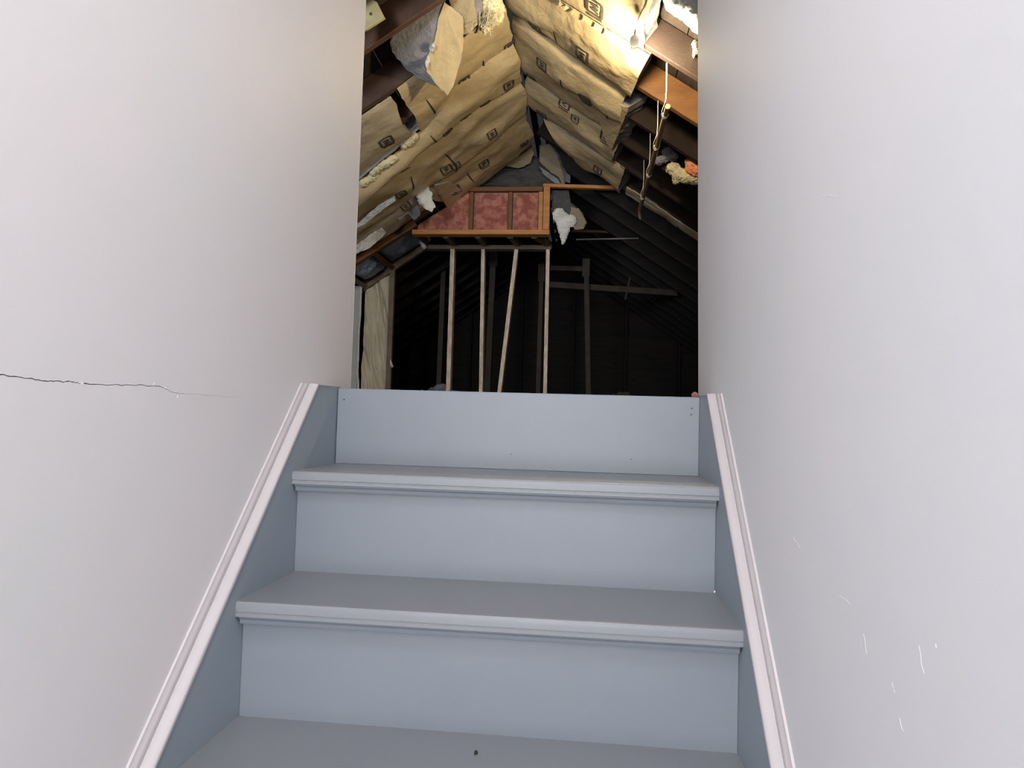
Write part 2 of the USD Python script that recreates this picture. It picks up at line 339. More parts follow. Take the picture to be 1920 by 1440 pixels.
fg = thing('wall_front', kind='structure')
tri = Polygon([(-3.6, -.02), (3.1, -.02), (RX + .25, 2.22), (RX - .25, 2.22)])
obj('gable_sheathing', prism(tri.difference(Polygon([(-1.58, .34), (-.92, .34), (-.92, 1.10), (-1.58, 1.10)])).difference(Polygon([(-WX - .11, -.1), (WX + .11, -.1), (WX + .11, 1.57), (-WX - .11, 1.57)])), 'y', -2.24, -2.21), 'gable_wood', fg, smooth=False)
win = thing('added_window_1', kind='structure')  # made-up window, added to house the attic fill light
for a, b_ in (((-1.62, -2.21, .30), (-.88, -2.16, .345)), ((-1.62, -2.21, 1.095), (-.88, -2.16, 1.14)), ((-1.62, -2.21, .346), (-1.575, -2.16, 1.094)), ((-.925, -2.21, .346), (-.88, -2.16, 1.094))):
    obj('added_window_frame', cbox(a, b_, .003), 'pale_board', win)

# ---------------------------------------------------------------- roof insulation batts
EMBLEM = [[(-1, -1), (1, -1)], [(1, -1), (1, 1)], [(1, 1), (-1, 1)], [(-1, 1), (-1, -1)], [(.55, -.5), (-.55, -.35), (.45, .05)], [(.45, .05), (-.5, .3), (.5, .6)], [(-1, 1.45), (1, 1.45)]]
class Batt:
    def __init__(self, name, label, side, sr, y0, y1, s0=None, s1=None, bulge=.035, seed=0, wr=.012, th=.10, lift=0.0, skew=1.0, face='kraft', body='fiberglass_grey', ns=60, nt=22, stamps=(), tears=(), inset=.05, category='insulation', group=None):
        self.side, self.y0, self.y1, self.bulge, self.seed, self.wr, self.lift = side, y0, y1, bulge, seed, wr, lift
        self.skew = skew
        self.t = thing(name, label, category, group)
        tt = np.linspace(0, 1, nt)
        e0 = np.array([s0(t) if s0 else sr[0] for t in tt]); e1 = np.array([s1(t) if s1 else sr[1] for t in tt])
        uu = np.linspace(0, 1, ns)
        S = e0[None, :] + (e1 - e0)[None, :] * uu[:, None]
        Y0 = np.vectorize(y0)(S); Y1 = np.vectorize(y1)(S)
        Yv = Y0 + (Y1 - Y0) * tt[None, :]
        Fn = self.n(S, Yv)
        F = self.pos(S, Yv, Fn); G = self.pos(S, Yv, Fn - .0035)
        self.face = obj('paper_facing', grid_solid(F, G), face, self.t, smooth=40)
        ti = inset + (1 - 2 * inset) * tt
        Yb = Y0 + (Y1 - Y0) * ti[None, :]
        Fb = self.n(S, Yb)
        jag = .012 * (meshkit.noise(np.stack([S * 0 + uu[:, None], Yb * 40, Yb * 0], -1), seed) - .5)
        Sb = e0[None, :] + .006 + (e1 - e0 - .012)[None, :] * uu[:, None]
        Bf = self.pos(Sb, Yb, Fb - .0045)
        Bb = self.pos(Sb + .02 * (meshkit.noise(np.stack([Sb * 14, Yb * 14, Yb * 0 + 3], -1), seed) - .5), Yb, np.minimum(Fb - .02, -th + 0 * Sb))
        obj('fiberglass_body', grid_solid(Bf, Bb), body, self.t, smooth=50)
        for q in stamps: self.stamp(*q)
        for q in tears: self.ribbon('tear_shade', q, .010, 'tear_dark')  # dark ribbons on the facing stand in for the shade inside slits
    def n(self, s, y):
        s, y = np.asarray(s, float), np.asarray(y, float)
        a, b_ = np.vectorize(self.y0)(s), np.vectorize(self.y1)(s)
        t = np.clip((y - a) / np.maximum(b_ - a, .02), 0, 1)
        prof = np.sin(math.pi * t ** self.skew) ** .55
        P = np.stack([s * 3.0, y * 5.0, s * 0 + self.seed], -1)
        soft = meshkit.fbm(P, 3, self.seed) - .5
        fine = np.abs(meshkit.fbm(np.stack([s * 15, y * 5, s * 0 + 5.5], -1), 3, self.seed + 3) - .5)
        return .004 + self.lift + prof * (self.bulge * (.8 + .9 * soft)) + self.wr * (1.6 * soft - 1.2 * fine)
    def pos(self, s, y, n):
        return np.stack([RX + self.side * (s * CT - n * ST), y, RZ - s * ST - n * CT], -1)
    def strip(self, pts, w, up=.0022):
        P = np.array(pts, float); out = []
        seg = np.linalg.norm(np.diff(P, axis=0), axis=1); d = np.concatenate([[0], np.cumsum(seg)])
        q = np.linspace(0, d[-1], max(3, int(d[-1] / .008)))
        C = np.column_stack([np.interp(q, d, P[:, 0]), np.interp(q, d, P[:, 1])])
        tg = np.gradient(C, axis=0); tg /= np.maximum(np.linalg.norm(tg, axis=1, keepdims=True), 1e-9)
        nn = np.column_stack([-tg[:, 1], tg[:, 0]]); w = np.broadcast_to(w, (len(C),))[:, None]
        A, B = C + nn * w / 2, C - nn * w / 2
        n = np.maximum(self.n(A[:, 0], A[:, 1]), self.n(B[:, 0], B[:, 1])) + up
        pa, pb = self.pos(A[:, 0], A[:, 1], n), self.pos(B[:, 0], B[:, 1], n)
        N = len(C); i = np.arange(N - 1)
        f = np.vstack([np.column_stack([i, i + 1, i + 1 + N]), np.column_stack([i, i + 1 + N, i + N])])
        return trimesh.Trimesh(np.vstack([pa, pb]), f, process=False)
    def stamp(self, s, y, a=0.0, k=1.0, name='printed_emblem'):
        hs, hy, parts = .036 * k, .046 * k, []
        ca, sa = math.cos(a), math.sin(a)
        for line in EMBLEM:
            pts = [(s + hs * (u * ca - v * sa), y + hy * (u * sa + v * ca)) for u, v in line]
            parts.append(self.strip(pts, .0135 * k))
        obj(name, trimesh.util.concatenate(parts), 'stamp_ink', self.face, smooth=False)
    def ribbon(self, name, pts, w, mat):
        P = bez([(a, b_, 0) for a, b_ in pts], 20)[:, :2]
        ww = w * np.sin(np.linspace(.25, math.pi - .15, max(3, int(np.linalg.norm(np.diff(P, axis=0), axis=1).sum() / .008)))) ** .7
        obj(name, self.strip(P, ww, .0026), mat, self.face, smooth=False)

def curve(*pts):
    xs, ys = zip(*pts)
    return lambda s: float(np.interp(s, xs, ys))
def ragged(base, amp, seed, f=3.5):
    return lambda t: base + amp * (2 * float(meshkit.fbm(np.array([[t * f, seed * 3.7, .5]]), 3, seed)[0]) - 1)
seamA = curve((0, 2.35), (.43, 2.37), (.73, 2.62), (.9, 2.67), (1.25, 2.72), (1.8, 2.8))
seamB = curve((0, 2.82), (.3, 2.78), (.48, 2.77), (.62, 2.82), (.98, 2.86), (1.25, 2.94), (1.8, 3.03))
seamC = curve((0, 3.26), (.2, 3.31), (.44, 3.40), (.9, 3.42), (1.8, 3.40))
seamD = curve((0, 3.80), (.19, 3.89), (.44, 3.95), (.62, 3.96), (.83, 3.96), (1.2, 3.86), (1.8, 3.82))
add = lambda f, d: (lambda s: f(s) + d)
GL = 'kraft-faced batts under the left roof slope'
Batt('insulation_batt', 'kraft-faced batt along the upper left slope just behind the hanging torn flap', -1, (.05, .76), curve((0, 1.98), (.25, 2.0), (.8, 2.08)), seamA, s0=ragged(.04, .025, 4), s1=ragged(.735, .03, 9), bulge=.03, seed=1,
     stamps=[(*(0.055,2.344), 0, .95), (*(0.375,2.369), 0, .9)], tears=[[(0.237,2.287), (0.239,2.344), (0.228,2.405)], [(0.623,2.295), (0.610,2.484), (0.621,2.618)]])
Batt('insulation_batt', 'greenish kraft batt beside the left wall, just below the bare dark roof boards', -1, (.79, 1.75), curve((0, 2.09), (2, 2.09)), add(seamA, -.01), s0=ragged(.80, .035, 5), bulge=.03, seed=2, wr=.02, face='kraft_pale',
     stamps=[(*(0.945,2.439), 0, 1.05)])
Batt('insulation_batt', 'sagging kraft batt on the left slope directly above the two yellow fibre rolls', -1, (.04, 1.85), seamA, seamB, s0=ragged(.035, .02, 2), bulge=.07, seed=3, wr=.015,
     stamps=[(*(0.124,2.685), 0, .9), (*(0.449,2.772), 0, .95), (*(0.302,2.736), 0, .8), (*(0.594,2.756), .1, .9), (*(1.134,3.022), 0, 1)], tears=[[(0.700,2.654), (0.684,2.775), (0.680,2.875)]])
Batt('insulation_batt', 'wide kraft batt on the left slope crossed by the longest dark slit', -1, (.02, 1.85), seamB, seamC, s0=ragged(.03, .02, 3), bulge=.055, seed=4, wr=.018,
     stamps=[(*(0.325,3.132), 0, .85), (*(0.714,3.246), 0, 1), (*(0.641,3.283), 0, .8), (*(0.950,2.846), 0, .95), (*(1.069,3.130), 0, .95), (*(1.268,2.883), 0, 1)], tears=[[(0.672,3.013), (0.659,3.126), (0.643,3.291), (0.668,3.424)], [(0.944,2.993), (0.970,3.108), (0.990,3.206)], [(0.033,3.058), (0.039,3.163), (0.055,3.193)]])
lowcut = lambda t: 1.85 if t < .22 else (.80 + .02 * math.sin(9 * t) if t > .55 else np.interp(t, [.22, .55], [1.12, .95]))
Batt('insulation_batt', 'lowest kraft batt of the left slope, its straight edge overhanging the pink insulated panel', -1, (.05, .86), seamC, seamD, s0=ragged(.03, .05, 8), s1=lambda t: .86 + .05 * math.sin(5 * t) + (.08 if t < .3 else 0), bulge=.03, seed=5,
     stamps=[(*(0.445,3.580), 0, 1), (*(0.728,3.676), 0, 1), (*(0.102,3.656), 0, .8)], tears=[[(0.586,3.551), (0.585,3.643), (0.571,3.749)]])
Batt('insulation_batt', 'greyish kraft batt low on the left slope edged by a crinkled silver strip', -1, (.93, 1.9), curve((0, 3.38), (2, 3.36)), curve((0, 3.80), (2, 3.72)), bulge=.03, seed=6, wr=.02, s0=ragged(.96, .05, 3), face='kraft_pale',
     stamps=[(*(1.103,3.416), 0, .9), (*(1.480,3.585), 0, .8)])
GR = 'kraft-faced batts under the right roof slope'
tornR = lambda t: np.interp(t, [0, .3, .7, 1], [.83, .80, .78, .75])
R0 = Batt('insulation_batt', 'brightly lit kraft batt at the top right, beside the hanging bulb and its cable', 1, (-.01, .88), curve((0, 1.22), (2, 1.22)), curve((0, 1.69), (2, 1.67)), s1=ragged(.80, .03, 7), bulge=.03, seed=11,
     stamps=[(*(0.526,1.562), 0, 1.15)])
for q in ((0.327,1.718), (0.363,1.729), (0.401,1.714), (0.462,1.703), (0.529,1.695), (0.583,1.698)):
    a = rp(1, q[0], 1.685, .012); b_ = rp(1, q[0] + rng.uniform(.010, .022), 1.69, .014); c_ = rp(1, q[0] + rng.uniform(-.005, .03), 1.705 + rng.uniform(0, .015), rng.uniform(.022, .03))
    obj('staple_fold', hull([a, b_, c_, a + (0, .004, .006), b_ + (0, .004, .006), c_ + (.002, .004, .004)]), 'kraft', R0.t, smooth=False)
Batt('insulation_batt', 'kraft batt on the right slope glowing white next to the bulb', 1, (-.005, .84), curve((0, 1.70), (2, 1.68)), curve((0, 2.06), (.5, 2.12), (.9, 2.2)), s1=lambda t: .83 - .06 * t, bulge=.055, skew=1.5, seed=12,
     stamps=[(*(0.476,1.974), 0, 1), (*(0.174,2.010), 0, .9)], tears=[[(0.295,1.937), (0.296,1.995), (0.307,2.061)]])
Batt('insulation_batt', 'kraft batt on the right slope just beyond the bulb, with torn corner', 1, (.0, .78), curve((0, 2.10), (.5, 2.16), (.9, 2.22)), curve((0, 2.72), (.5, 2.78), (.9, 2.68)), s1=ragged(.745, .025, 5), bulge=.05, skew=.62, seed=13,
     stamps=[(*(0.498,2.447), 0, 1), (*(0.195,2.366), 0, .9), (*(0.084,2.657), 0, .7)], tears=[[(0.344,2.344), (0.342,2.407), (0.359,2.458)], [(0.664,2.422), (0.653,2.504), (0.650,2.595)]])
Batt('insulation_batt', 'dim kraft batt halfway along the right slope, bulging at the ridge gap', 1, (.03, .74), curve((0, 2.73), (.5, 2.79), (.9, 2.70)), curve((0, 3.2), (.5, 3.22), (.9, 3.15)), s0=ragged(.03, .03, 3), s1=ragged(.73, .03, 6), bulge=.045, seed=14,
     stamps=[(*(0.320,2.756), 0, 1), (*(0.133,3.119), 0, .9), (*(0.645,2.836), 0, 1), (*(0.408,2.856), 0, .7)])
Batt('insulation_batt', 'farthest dim kraft batt of the right slope with a scalloped torn lower edge', 1, (.2, .82), curve((0, 3.21), (.5, 3.23), (.9, 3.16)), lambda s: 3.66 + .05 * math.sin(s * 17), s0=lambda t: .12 + .30 * t, s1=ragged(.80, .025, 8), bulge=.04, seed=15,
     stamps=[(*(0.484,3.101), 0, 1), (*(0.603,3.459), 0, .9), (*(0.796,3.130), 0, .8)])

# torn flap hanging out of its bay on the left
def slab(front, off, name, face, body, parent, n=10, seed=0, amp=.012, grow=1.0, thick=.0035):
    """A torn piece of batt: face polygon `front` (3-D points), its body going back along `off`."""
    front = np.array(front, float); off = np.array(off, float)
    c = front.mean(0); nf = np.linalg.svd(front - c)[2][2]
    if nf @ off > 0: nf = -nf
    ax = np.linalg.svd(front - c)[2][:2]
    P2 = (front - c) @ ax.T
    poly = Polygon(P2).buffer(0)
    ring = []
    ext = np.array(poly.exterior.coords)[:-1]
    for a, b_ in zip(ext, np.roll(ext, -1, 0)):
        k = max(1, int(np.linalg.norm(b_ - a) / .012))
        for t in np.arange(k) / k: ring.append(a + (b_ - a) * t)
    ring = np.array(ring)
    ring += amp * .6 * (meshkit.noise(np.column_stack([ring * 55, ring[:, :1] * 0]), seed)[:, None] - .5)
    poly = Polygon(ring).buffer(0)
    if poly.geom_type != 'Polygon': poly = max(poly.geoms, key=lambda g: g.area)
    v2, f2 = trimesh.creation.triangulate_polygon(poly, engine='earcut')
    v2, f2 = np.array(v2), np.array(f2)
    def to3(p, d, wav=.010):
        w = wav * (meshkit.fbm(np.column_stack([p * 9, p[:, :1] * 0 + seed]), 3, seed) - .5)
        return c + p @ ax + np.outer(w, nf) + d
    m = trimesh.creation.extrude_polygon(poly, 1.0, engine='earcut')
    m = m.subdivide_to_size(.05) if False else m
    z = m.vertices[:, 2]; p = m.vertices[:, :2]
    mf = m.copy(); mf.vertices = to3(p, np.outer(z - 1, -nf * -thick) * 0 + np.outer(1 - z, -nf * thick))
    if mf.volume < 0: mf.invert()
    fp = obj('paper_facing', mf, face, parent, smooth=False)
    # fibreglass body, many layers so that its torn sides look soft
    L_ = 7; ringp = np.array(poly.exterior.coords)[:-1]; rows = []
    for i in range(L_ + 1):
        t = i / L_
        k = 1 - .06 * math.sin(math.pi * min(1, t * 1.2)) if i else .985
        q = ringp * (k * (1 + (grow - 1) * t))
        j = amp * 2.2 * (meshkit.fbm(np.column_stack([ringp * 26, np.full(len(ringp), t * 4.0)]), 3, seed + 2) - .5)
        d = q / np.maximum(np.linalg.norm(q, axis=1, keepdims=True), 1e-9)
        rows.append(to3(q + d * j[:, None], off * t - nf * .004))
    rows = np.array(rows); N = len(ringp); f = []
    for i in range(L_):
        for a in range(N):
            b_ = (a + 1) % N
            f += [(i * N + a, i * N + b_, (i + 1) * N + b_), (i * N + a, (i + 1) * N + b_, (i + 1) * N + a)]
    vv = np.vstack([rows.reshape(-1, 3), [rows[0].mean(0)], [rows[-1].mean(0)]])
    for a in range(N):
        b_ = (a + 1) % N
        f += [(L_ * N + N, b_, a), (L_ * N + N + 1, L_ * N + a, L_ * N + b_)]
    mb = trimesh.Trimesh(vv, np.array(f), process=False)
    if mb.volume < 0: mb.invert()
    obj('fiberglass_body', mb, body, parent, smooth=45)
    return c, ax, nf, fp
flap = thing('torn_batt', 'torn kraft batt hanging down from the left slope with a thick grey fibre edge', 'insulation')
fl = [(-0.563,1.720,1.944), (-0.485,1.800,1.919), (-0.491,1.860,1.867), (-0.497,1.900,1.840), (-0.528,1.980,1.777), (-0.566,2.050,1.692), (-0.602,2.080,1.649), (-0.654,2.030,1.684), (-0.697,1.960,1.725), (-0.700,1.920,1.749), (-0.667,1.880,1.778), (-0.620,1.820,1.821), (-0.596,1.760,1.883)]
c_, ax_, nf_, fp_ = slab(fl, (-.16, -.10, .055), 'flap', 'kraft', 'fiberglass_grey', flap, seed=3)
def emblem_on(parent, centre, ex, ey, up, k=1.0):
    parts = []
    for line in EMBLEM:
        for a, b_ in zip(line[:-1], line[1:]):
            A = centre + ex * a[0] + ey * a[1]; B = centre + ex * b_[0] + ey * b_[1]
            d = (B - A) / np.linalg.norm(B - A); w = np.cross(d, up) * .0045 * k
            parts.append(trimesh.Trimesh([A + w, A - w, B - w, B + w], [(0, 1, 2), (0, 2, 3)], process=False))
    m = trimesh.util.concatenate(parts); m.apply_translation(up * .009)
    obj('printed_emblem', m, 'stamp_ink', parent, smooth=False)
C0, C1, C2 = np.array((-0.596,1.950,1.791)), np.array((-0.561,1.920,1.827)), np.array((-0.573,1.980,1.766))
emblem_on(fp_, np.array((-0.565,1.950,1.796)), (C1 - C0) / 2, (C2 - C0) / 2, nf_)
obj('torn_fibre', fluff([(-0.652,1.860,1.789), (-0.676,1.900,1.755), (-0.683,1.900,1.733), (-0.639,1.840,1.794)], [(.010, .016, .016), (.007, .018, .02), (.006, .02, .018), (.008, .012, .012)], 2, .8), 'fiberglass_white', flap, smooth=True)
piece = thing('torn_batt', 'folded kraft piece at the top, between the hanging flap and the white tuft', 'insulation')
slab([(-0.552,1.720,1.991), (-0.418,1.700,1.974), (-0.421,1.780,1.933), (-0.421,1.840,1.892), (-0.448,1.880,1.883), (-0.495,1.900,1.879), (-0.513,1.840,1.911), (-0.541,1.780,1.942)], (.03, -.02, .075), 'piece', 'kraft', 'fiberglass_grey', piece, seed=9)
tuft = thing('fiberglass_tuft', 'fluffy pale yellow tuft of bare fibreglass hanging at the ridge', 'insulation')
obj('fibre', fluff([(-0.390,1.800,2.052), (-0.360,1.840,2.021), (-0.346,1.880,2.004), (-0.359,1.920,1.986), (-0.392,1.960,1.977), (-0.332,1.920,1.986), (-0.405,1.980,1.961)], [(.06, .05, .06), (.062, .05, .055), (.055, .05, .05), (.05, .04, .045), (.036, .03, .042), (.034, .03, .035), (.012, .02, .03)], 6, .42), 'fiberglass_yellow', tuft, smooth=True)
strands = []
for i in range(90):
    a = np.array((-0.370,1.860,1.979)) + rng.normal(0, 1, 3) * (.035, .02, .03); b_ = a + np.array([rng.normal(-.005, .012), -.01, -rng.uniform(.03, .09)])
    strands.append(tube(bez([a, (a + b_) / 2 + rng.normal(0, .006, 3), b_], 8), [.0016] * 9 if False else .0014, 4))
obj('loose_strands', trimesh.util.concatenate(strands), 'fiberglass_yellow', tuft, smooth=True)

# yellow fibre torn out of the lower left batts
def lip(name, label, pts, r, mat, seed, cat='insulation'):
    obj(name, fluff(pts, r, seed, .4), mat, smooth=True, label=label, category=cat)
def lroll(pix, n, rad):
    q = bez([rp(-1, s, y, n) for s, y in pix], 14); return q, [np.array(rad) * (.75 + .5 * rng.random()) for _ in q]
a_, b_ = lroll([(0.966,2.677), (1.016,2.673), (1.070,2.665), (1.129,2.685)], .028, (.022, .03, .02))
lip('fiberglass_tuft', 'upper of two yellow fibre rolls torn from the left batts near the left wall', a_, b_, 'fiberglass_yellow', 12)
a_, b_ = lroll([(1.125,2.730), (1.164,2.726), (1.201,2.726), (1.225,2.716)], .028, (.02, .03, .02))
lip('fiberglass_tuft', 'lower of two yellow fibre rolls torn from the left batts, touching the left wall', a_, b_, 'fiberglass_yellow', 13)
a_, b_ = lroll([(0.832,2.629), (0.787,2.609), (0.873,2.637)], .012, (.022, .03, .02))
lip('fiberglass_tuft', 'yellow fibre bulging through the slit in the left batts right of the stamped batt', a_, b_, 'fiberglass_yellow', 14)
# crinkled silver strip
def crinkle(pts_a, pts_b, n=40, amp=.010, seed=0, thick=.002, back=(0, .0, .004)):
    A, B = bez(pts_a, n), bez(pts_b, n)
    k = min(len(A), len(B)); A, B = A[np.linspace(0, len(A) - 1, k).astype(int)], B[np.linspace(0, len(B) - 1, k).astype(int)]
    m = 9; G = np.stack([A + (B - A) * t for t in np.linspace(0, 1, m)], 1)
    G = G + amp * (meshkit.fbm(G * 38, 3, seed) - .5)[..., None] * np.array([.5, -1, -.8]) * 2
    return grid_solid(G, G + np.array(back))
strip = thing('foil_strip', 'crinkled silver foil strip along the lower left batt edge, beside the left wall', 'foil')
obj('foil_sheet', crinkle([(-1.144,3.020,1.411), (-1.203,3.000,1.369), (-1.276,2.980,1.305), (-1.340,2.960,1.234), (-1.390,2.940,1.185)], [(-1.136,3.020,1.382), (-1.187,3.000,1.333), (-1.260,2.980,1.269), (-1.324,2.960,1.205), (-1.389,2.940,1.164)], seed=2), 'foil', strip, smooth=False)
strip = thing('plastic_scrap', 'pale folded plastic scrap lying low on the left slope above the brown rafter edge', 'plastic sheet')
obj('sheet', crinkle([(-1.340,3.400,1.298), (-1.396,3.380,1.261), (-1.459,3.360,1.200), (-1.522,3.340,1.148)], [(-1.312,3.420,1.268), (-1.368,3.400,1.203), (-1.447,3.380,1.135), (-1.527,3.360,1.098)], seed=8, amp=.014), 'drywall', strip, smooth=False)
# torn strips by the pink panel
t_ = thing('torn_batt', 'pale green-white torn batt tongue hanging in front of the pink panel', 'insulation')
slab([(-1.110,3.360,1.583), (-1.047,3.360,1.595), (-1.000,3.360,1.595), (-0.966,3.340,1.529), (-0.948,3.320,1.453), (-0.959,3.310,1.392), (-0.993,3.320,1.415), (-1.039,3.340,1.479), (-1.081,3.360,1.536)], (-.03, .05, .03), 't', 'fiberglass_white', 'fiberglass_white', t_, seed=14, amp=.03)
t_ = thing('torn_batt', 'kraft corner hanging over the pink panel, right of the pale batt tongue', 'insulation')
slab([rp(-1, *q, .035) for q in ((0.844,3.367), (0.738,3.469), (0.673,3.791), (0.806,3.961), (0.856,3.956), (0.854,3.714))], (-.01, .03, .05), 't', 'kraft', 'fiberglass_grey', t_, seed=15)
t_ = thing('torn_batt', 'grey shredded batt end beside the pink panel, left of the pale batt tongue', 'insulation')
slab([(-1.245,3.500,1.462), (-1.207,3.500,1.518), (-1.164,3.520,1.548), (-1.111,3.540,1.506), (-1.092,3.540,1.433), (-1.139,3.540,1.397), (-1.177,3.520,1.444), (-1.227,3.500,1.398), (-1.283,3.500,1.390)], (-.02, .06, .03), 't', 'fiberglass_grey', 'fiberglass_grey', t_, seed=16, amp=.02)
t_ = thing('wood_strip', 'thin brown splintered wood strip poking out under the left batts', 'wood strip')
obj('strip', beam((-1.200,3.450,1.590), (-1.138,3.520,1.492), .022, .008, (1, 0, .5)), 'stud_wood', t_)

# right slope: torn ends and scraps
t_ = thing('torn_batt', 'torn kraft corner curling off the right slope, pale fibre along its cut end', 'insulation')
slab([rp(1, *q, n_) for q, n_ in (((0.554,2.430), .02), ((0.659,2.322), .03), ((0.780,2.233), .03), ((0.751,2.513), .045), ((0.716,2.876), .06), ((0.678,2.843), .06), ((0.633,2.739), .045), ((0.573,2.573), .02))], (.10, .02, .07), 't', 'kraft', 'fiberglass_grey', t_, seed=21)
t_ = thing('torn_batt', 'bright white fibre batt end at the top right next to the wall', 'insulation')
obj('fibre', fluff([(0.490,1.420,1.721), (0.517,1.420,1.702), (0.544,1.420,1.682), (0.571,1.420,1.658), (0.598,1.420,1.632), (0.625,1.420,1.606), (0.500,1.360,1.712), (0.544,1.360,1.687), (0.588,1.360,1.659), (0.623,1.360,1.626)], [(.034, .05, .03)] * 6 + [(.06, .05, .05)] * 4, 17, .22), 'fiberglass_white', t_, smooth=True)
lip('fiberglass_tuft', 'small yellow fibre lump stuck to the dark roof boards beside the right wall', [(0.614,1.620,1.646), (0.619,1.620,1.621), (0.610,1.620,1.597)], [(.014, .014, .022), (.014, .014, .024), (.006, .008, .014)], 'fiberglass_yellow', 18)
lip('fiberglass_tuft', 'tan and orange scrap of insulation hanging under the right rafters beside the wall', [(0.647,2.620,1.442), (0.688,2.620,1.403), (0.731,2.600,1.383), (0.777,2.600,1.373), (0.669,2.640,1.372)], [(.04, .05, .035), (.045, .05, .04), (.045, .05, .035), (.05, .05, .03), (.02, .03, .02)], 'fiberglass_yellow', 19)
lip('fiberglass_tuft', 'bright orange-pink fibre lump against the right wall edge, above the tan scrap', [(0.742,2.550,1.422), (0.772,2.550,1.403), (0.727,2.580,1.465)], [(.035, .05, .04), (.04, .05, .04), (.02, .03, .02)], 'fiberglass_orange', 20)
lip('fiberglass_tuft', 'grey-green fibre wad wedged under a rafter left of the orange lump', [(0.629,2.750,1.595), (0.661,2.750,1.562), (0.581,2.780,1.547), (0.613,2.780,1.560)], [(.035, .05, .022), (.03, .05, .025), (.03, .04, .025), (.03, .04, .02)], 'fiberglass_grey', 22)
# facing strip left on the last right rafter
Batt('insulation_batt', 'narrow ragged kraft strip left along the last right rafter, running down to the wall', 1, (.84, 2.0), curve((0, 3.50), (3, 3.52)), curve((0, 3.66), (3, 3.68)), bulge=.012, seed=23, wr=.02, th=.03, face='kraft_pale', body='shaded_wood',
     tears=[[(1.041,3.632), (1.049,3.709), (1.054,3.795)], [(1.292,3.562), (1.314,3.615), (1.316,3.712)]])

# ---------------------------------------------------------------- framed pink panel and what hangs round it
panel = thing('framed_panel', 'short framed partition under the ridge filled with pink insulation, orange pine studs', 'partition')
YP = 3.86
obj('bottom_plate', cbox((-1.235, YP, 1.378), (-.142, YP + .09, 1.415)), 'pine', panel)
obj('top_plate', cbox((-.80, YP, 1.722), (-.20, YP + .09, 1.757)), 'rafter_wood', panel)
obj('stud', cbox((-.195, YP, 1.416), (-.145, YP + .09, 1.757)), 'pine', panel)
obj('stud', cbox((-.232, YP + .012, 1.416), (-.199, YP + .09, 1.721)), 'pine', panel)
for x_ in (-.765, -.455):
    obj('stud', cbox((x_ - .016, YP + .016, 1.416), (x_ + .016, YP + .09, 1.721)), 'rafter_wood', panel)
def pillow(x0, x1, z0, z1, y, d, seed, slope=None):
    X, Z = np.meshgrid(np.linspace(x0, x1, 34), np.linspace(z0, z1, 30), indexing='ij')
    if slope: Z = z0 + (np.minimum(z1, slope(X)) - z0) * np.linspace(0, 1, 30)[None, :]
    u_, v_ = np.linspace(0, 1, 34)[:, None], np.linspace(0, 1, 30)[None, :]
    e = (np.sin(math.pi * u_) * np.sin(math.pi * v_)) ** .4
    n = d * e * (.5 + 1.0 * meshkit.fbm(np.stack([X * 14, Z * 14, X * 0], -1), 3, seed))
    return grid_solid(np.stack([X, y - n, Z], -1), np.stack([X, 0 * X + y + .05, Z], -1))
for k, (x0, x1) in enumerate(((-.437, -.234), (-.747, -.473), (-1.20, -.783))):
    obj('pink_batt', pillow(x0, x1, 1.418, 1.720, YP + .035, .030, 30 + k, (lambda X: np.minimum(1.72, 2.075 - .667 * np.abs(X - RX))) if k == 2 else None), 'fiberglass_pink', panel, smooth=True)
collar = thing('collar_tie', 'orange-brown timber running level from the pink panel to the right rafters', 'beam')
obj('timber', beam((-.199, YP + .03, 1.772), (.36, YP - .04, 1.727), .04, .026, (0, 1, 0)), 'pine', collar)
# dark draped batts above the panel
def drape(front_pts, back_pts, seed, amp=.03):
    A, B = bez(front_pts, 30), bez(back_pts, 30); k = min(len(A), len(B)); A, B = A[:k], B[:k]
    G = np.stack([A + (B - A) * t for t in np.linspace(0, 1, 16)], 1)
    G = G + amp * (meshkit.fbm(G * 9, 3, seed) - .5)[..., None] * np.array([.3, -1, 1])
    return grid_solid(G, G + np.array([0, .02, .03]))
d_ = thing('draped_batt', 'dark grey sagging batt draped above the pink panel under the ridge', 'insulation')
obj('sheet', drape([(-0.860,4.000,1.796), (-0.697,3.990,1.810), (-0.501,3.980,1.801), (-0.285,3.970,1.783), (-0.072,3.960,1.779)], [(-0.792,4.150,1.946), (-0.637,4.150,1.999), (-0.483,4.150,2.069), (-0.259,4.120,2.065), (-0.035,4.050,1.905)], 41), 'fiberglass_dark', d_, smooth=True)
d_ = thing('draped_batt', 'small dim kraft batt end curling at the ridge beyond the left slope batts', 'insulation')
slab([(-0.464,4.020,2.170), (-0.334,4.020,2.195), (-0.296,4.020,2.072), (-0.320,4.020,2.002), (-0.414,4.020,1.959), (-0.528,4.020,1.986), (-0.556,4.020,2.039)], (-.02, .10, .03), 't', 'kraft_shaded', 'fiberglass_grey', d_, seed=43)
d_ = thing('draped_batt', 'dim batt tongue hanging in the ridge gap above the collar tie', 'insulation')
slab([(-0.245,4.000,2.142), (-0.168,4.000,2.150), (-0.105,3.990,2.058), (-0.059,3.980,1.924), (-0.039,3.980,1.811), (-0.091,3.980,1.820), (-0.161,3.980,1.916), (-0.241,3.990,2.007)], (.05, .10, .05), 't', 'kraft_shaded', 'fiberglass_grey', d_, seed=44)
d_ = thing('draped_batt', 'thin pale batt edge drooping to the collar tie, left of the ridge tongue', 'insulation')
slab([(-0.245,3.950,1.949), (-0.176,3.950,1.905), (-0.090,3.940,1.841), (-0.068,3.940,1.802), (-0.114,3.940,1.811), (-0.192,3.950,1.871)], (.0, .03, .03), 't', 'fiberglass_grey', 'fiberglass_dark', d_, seed=45)
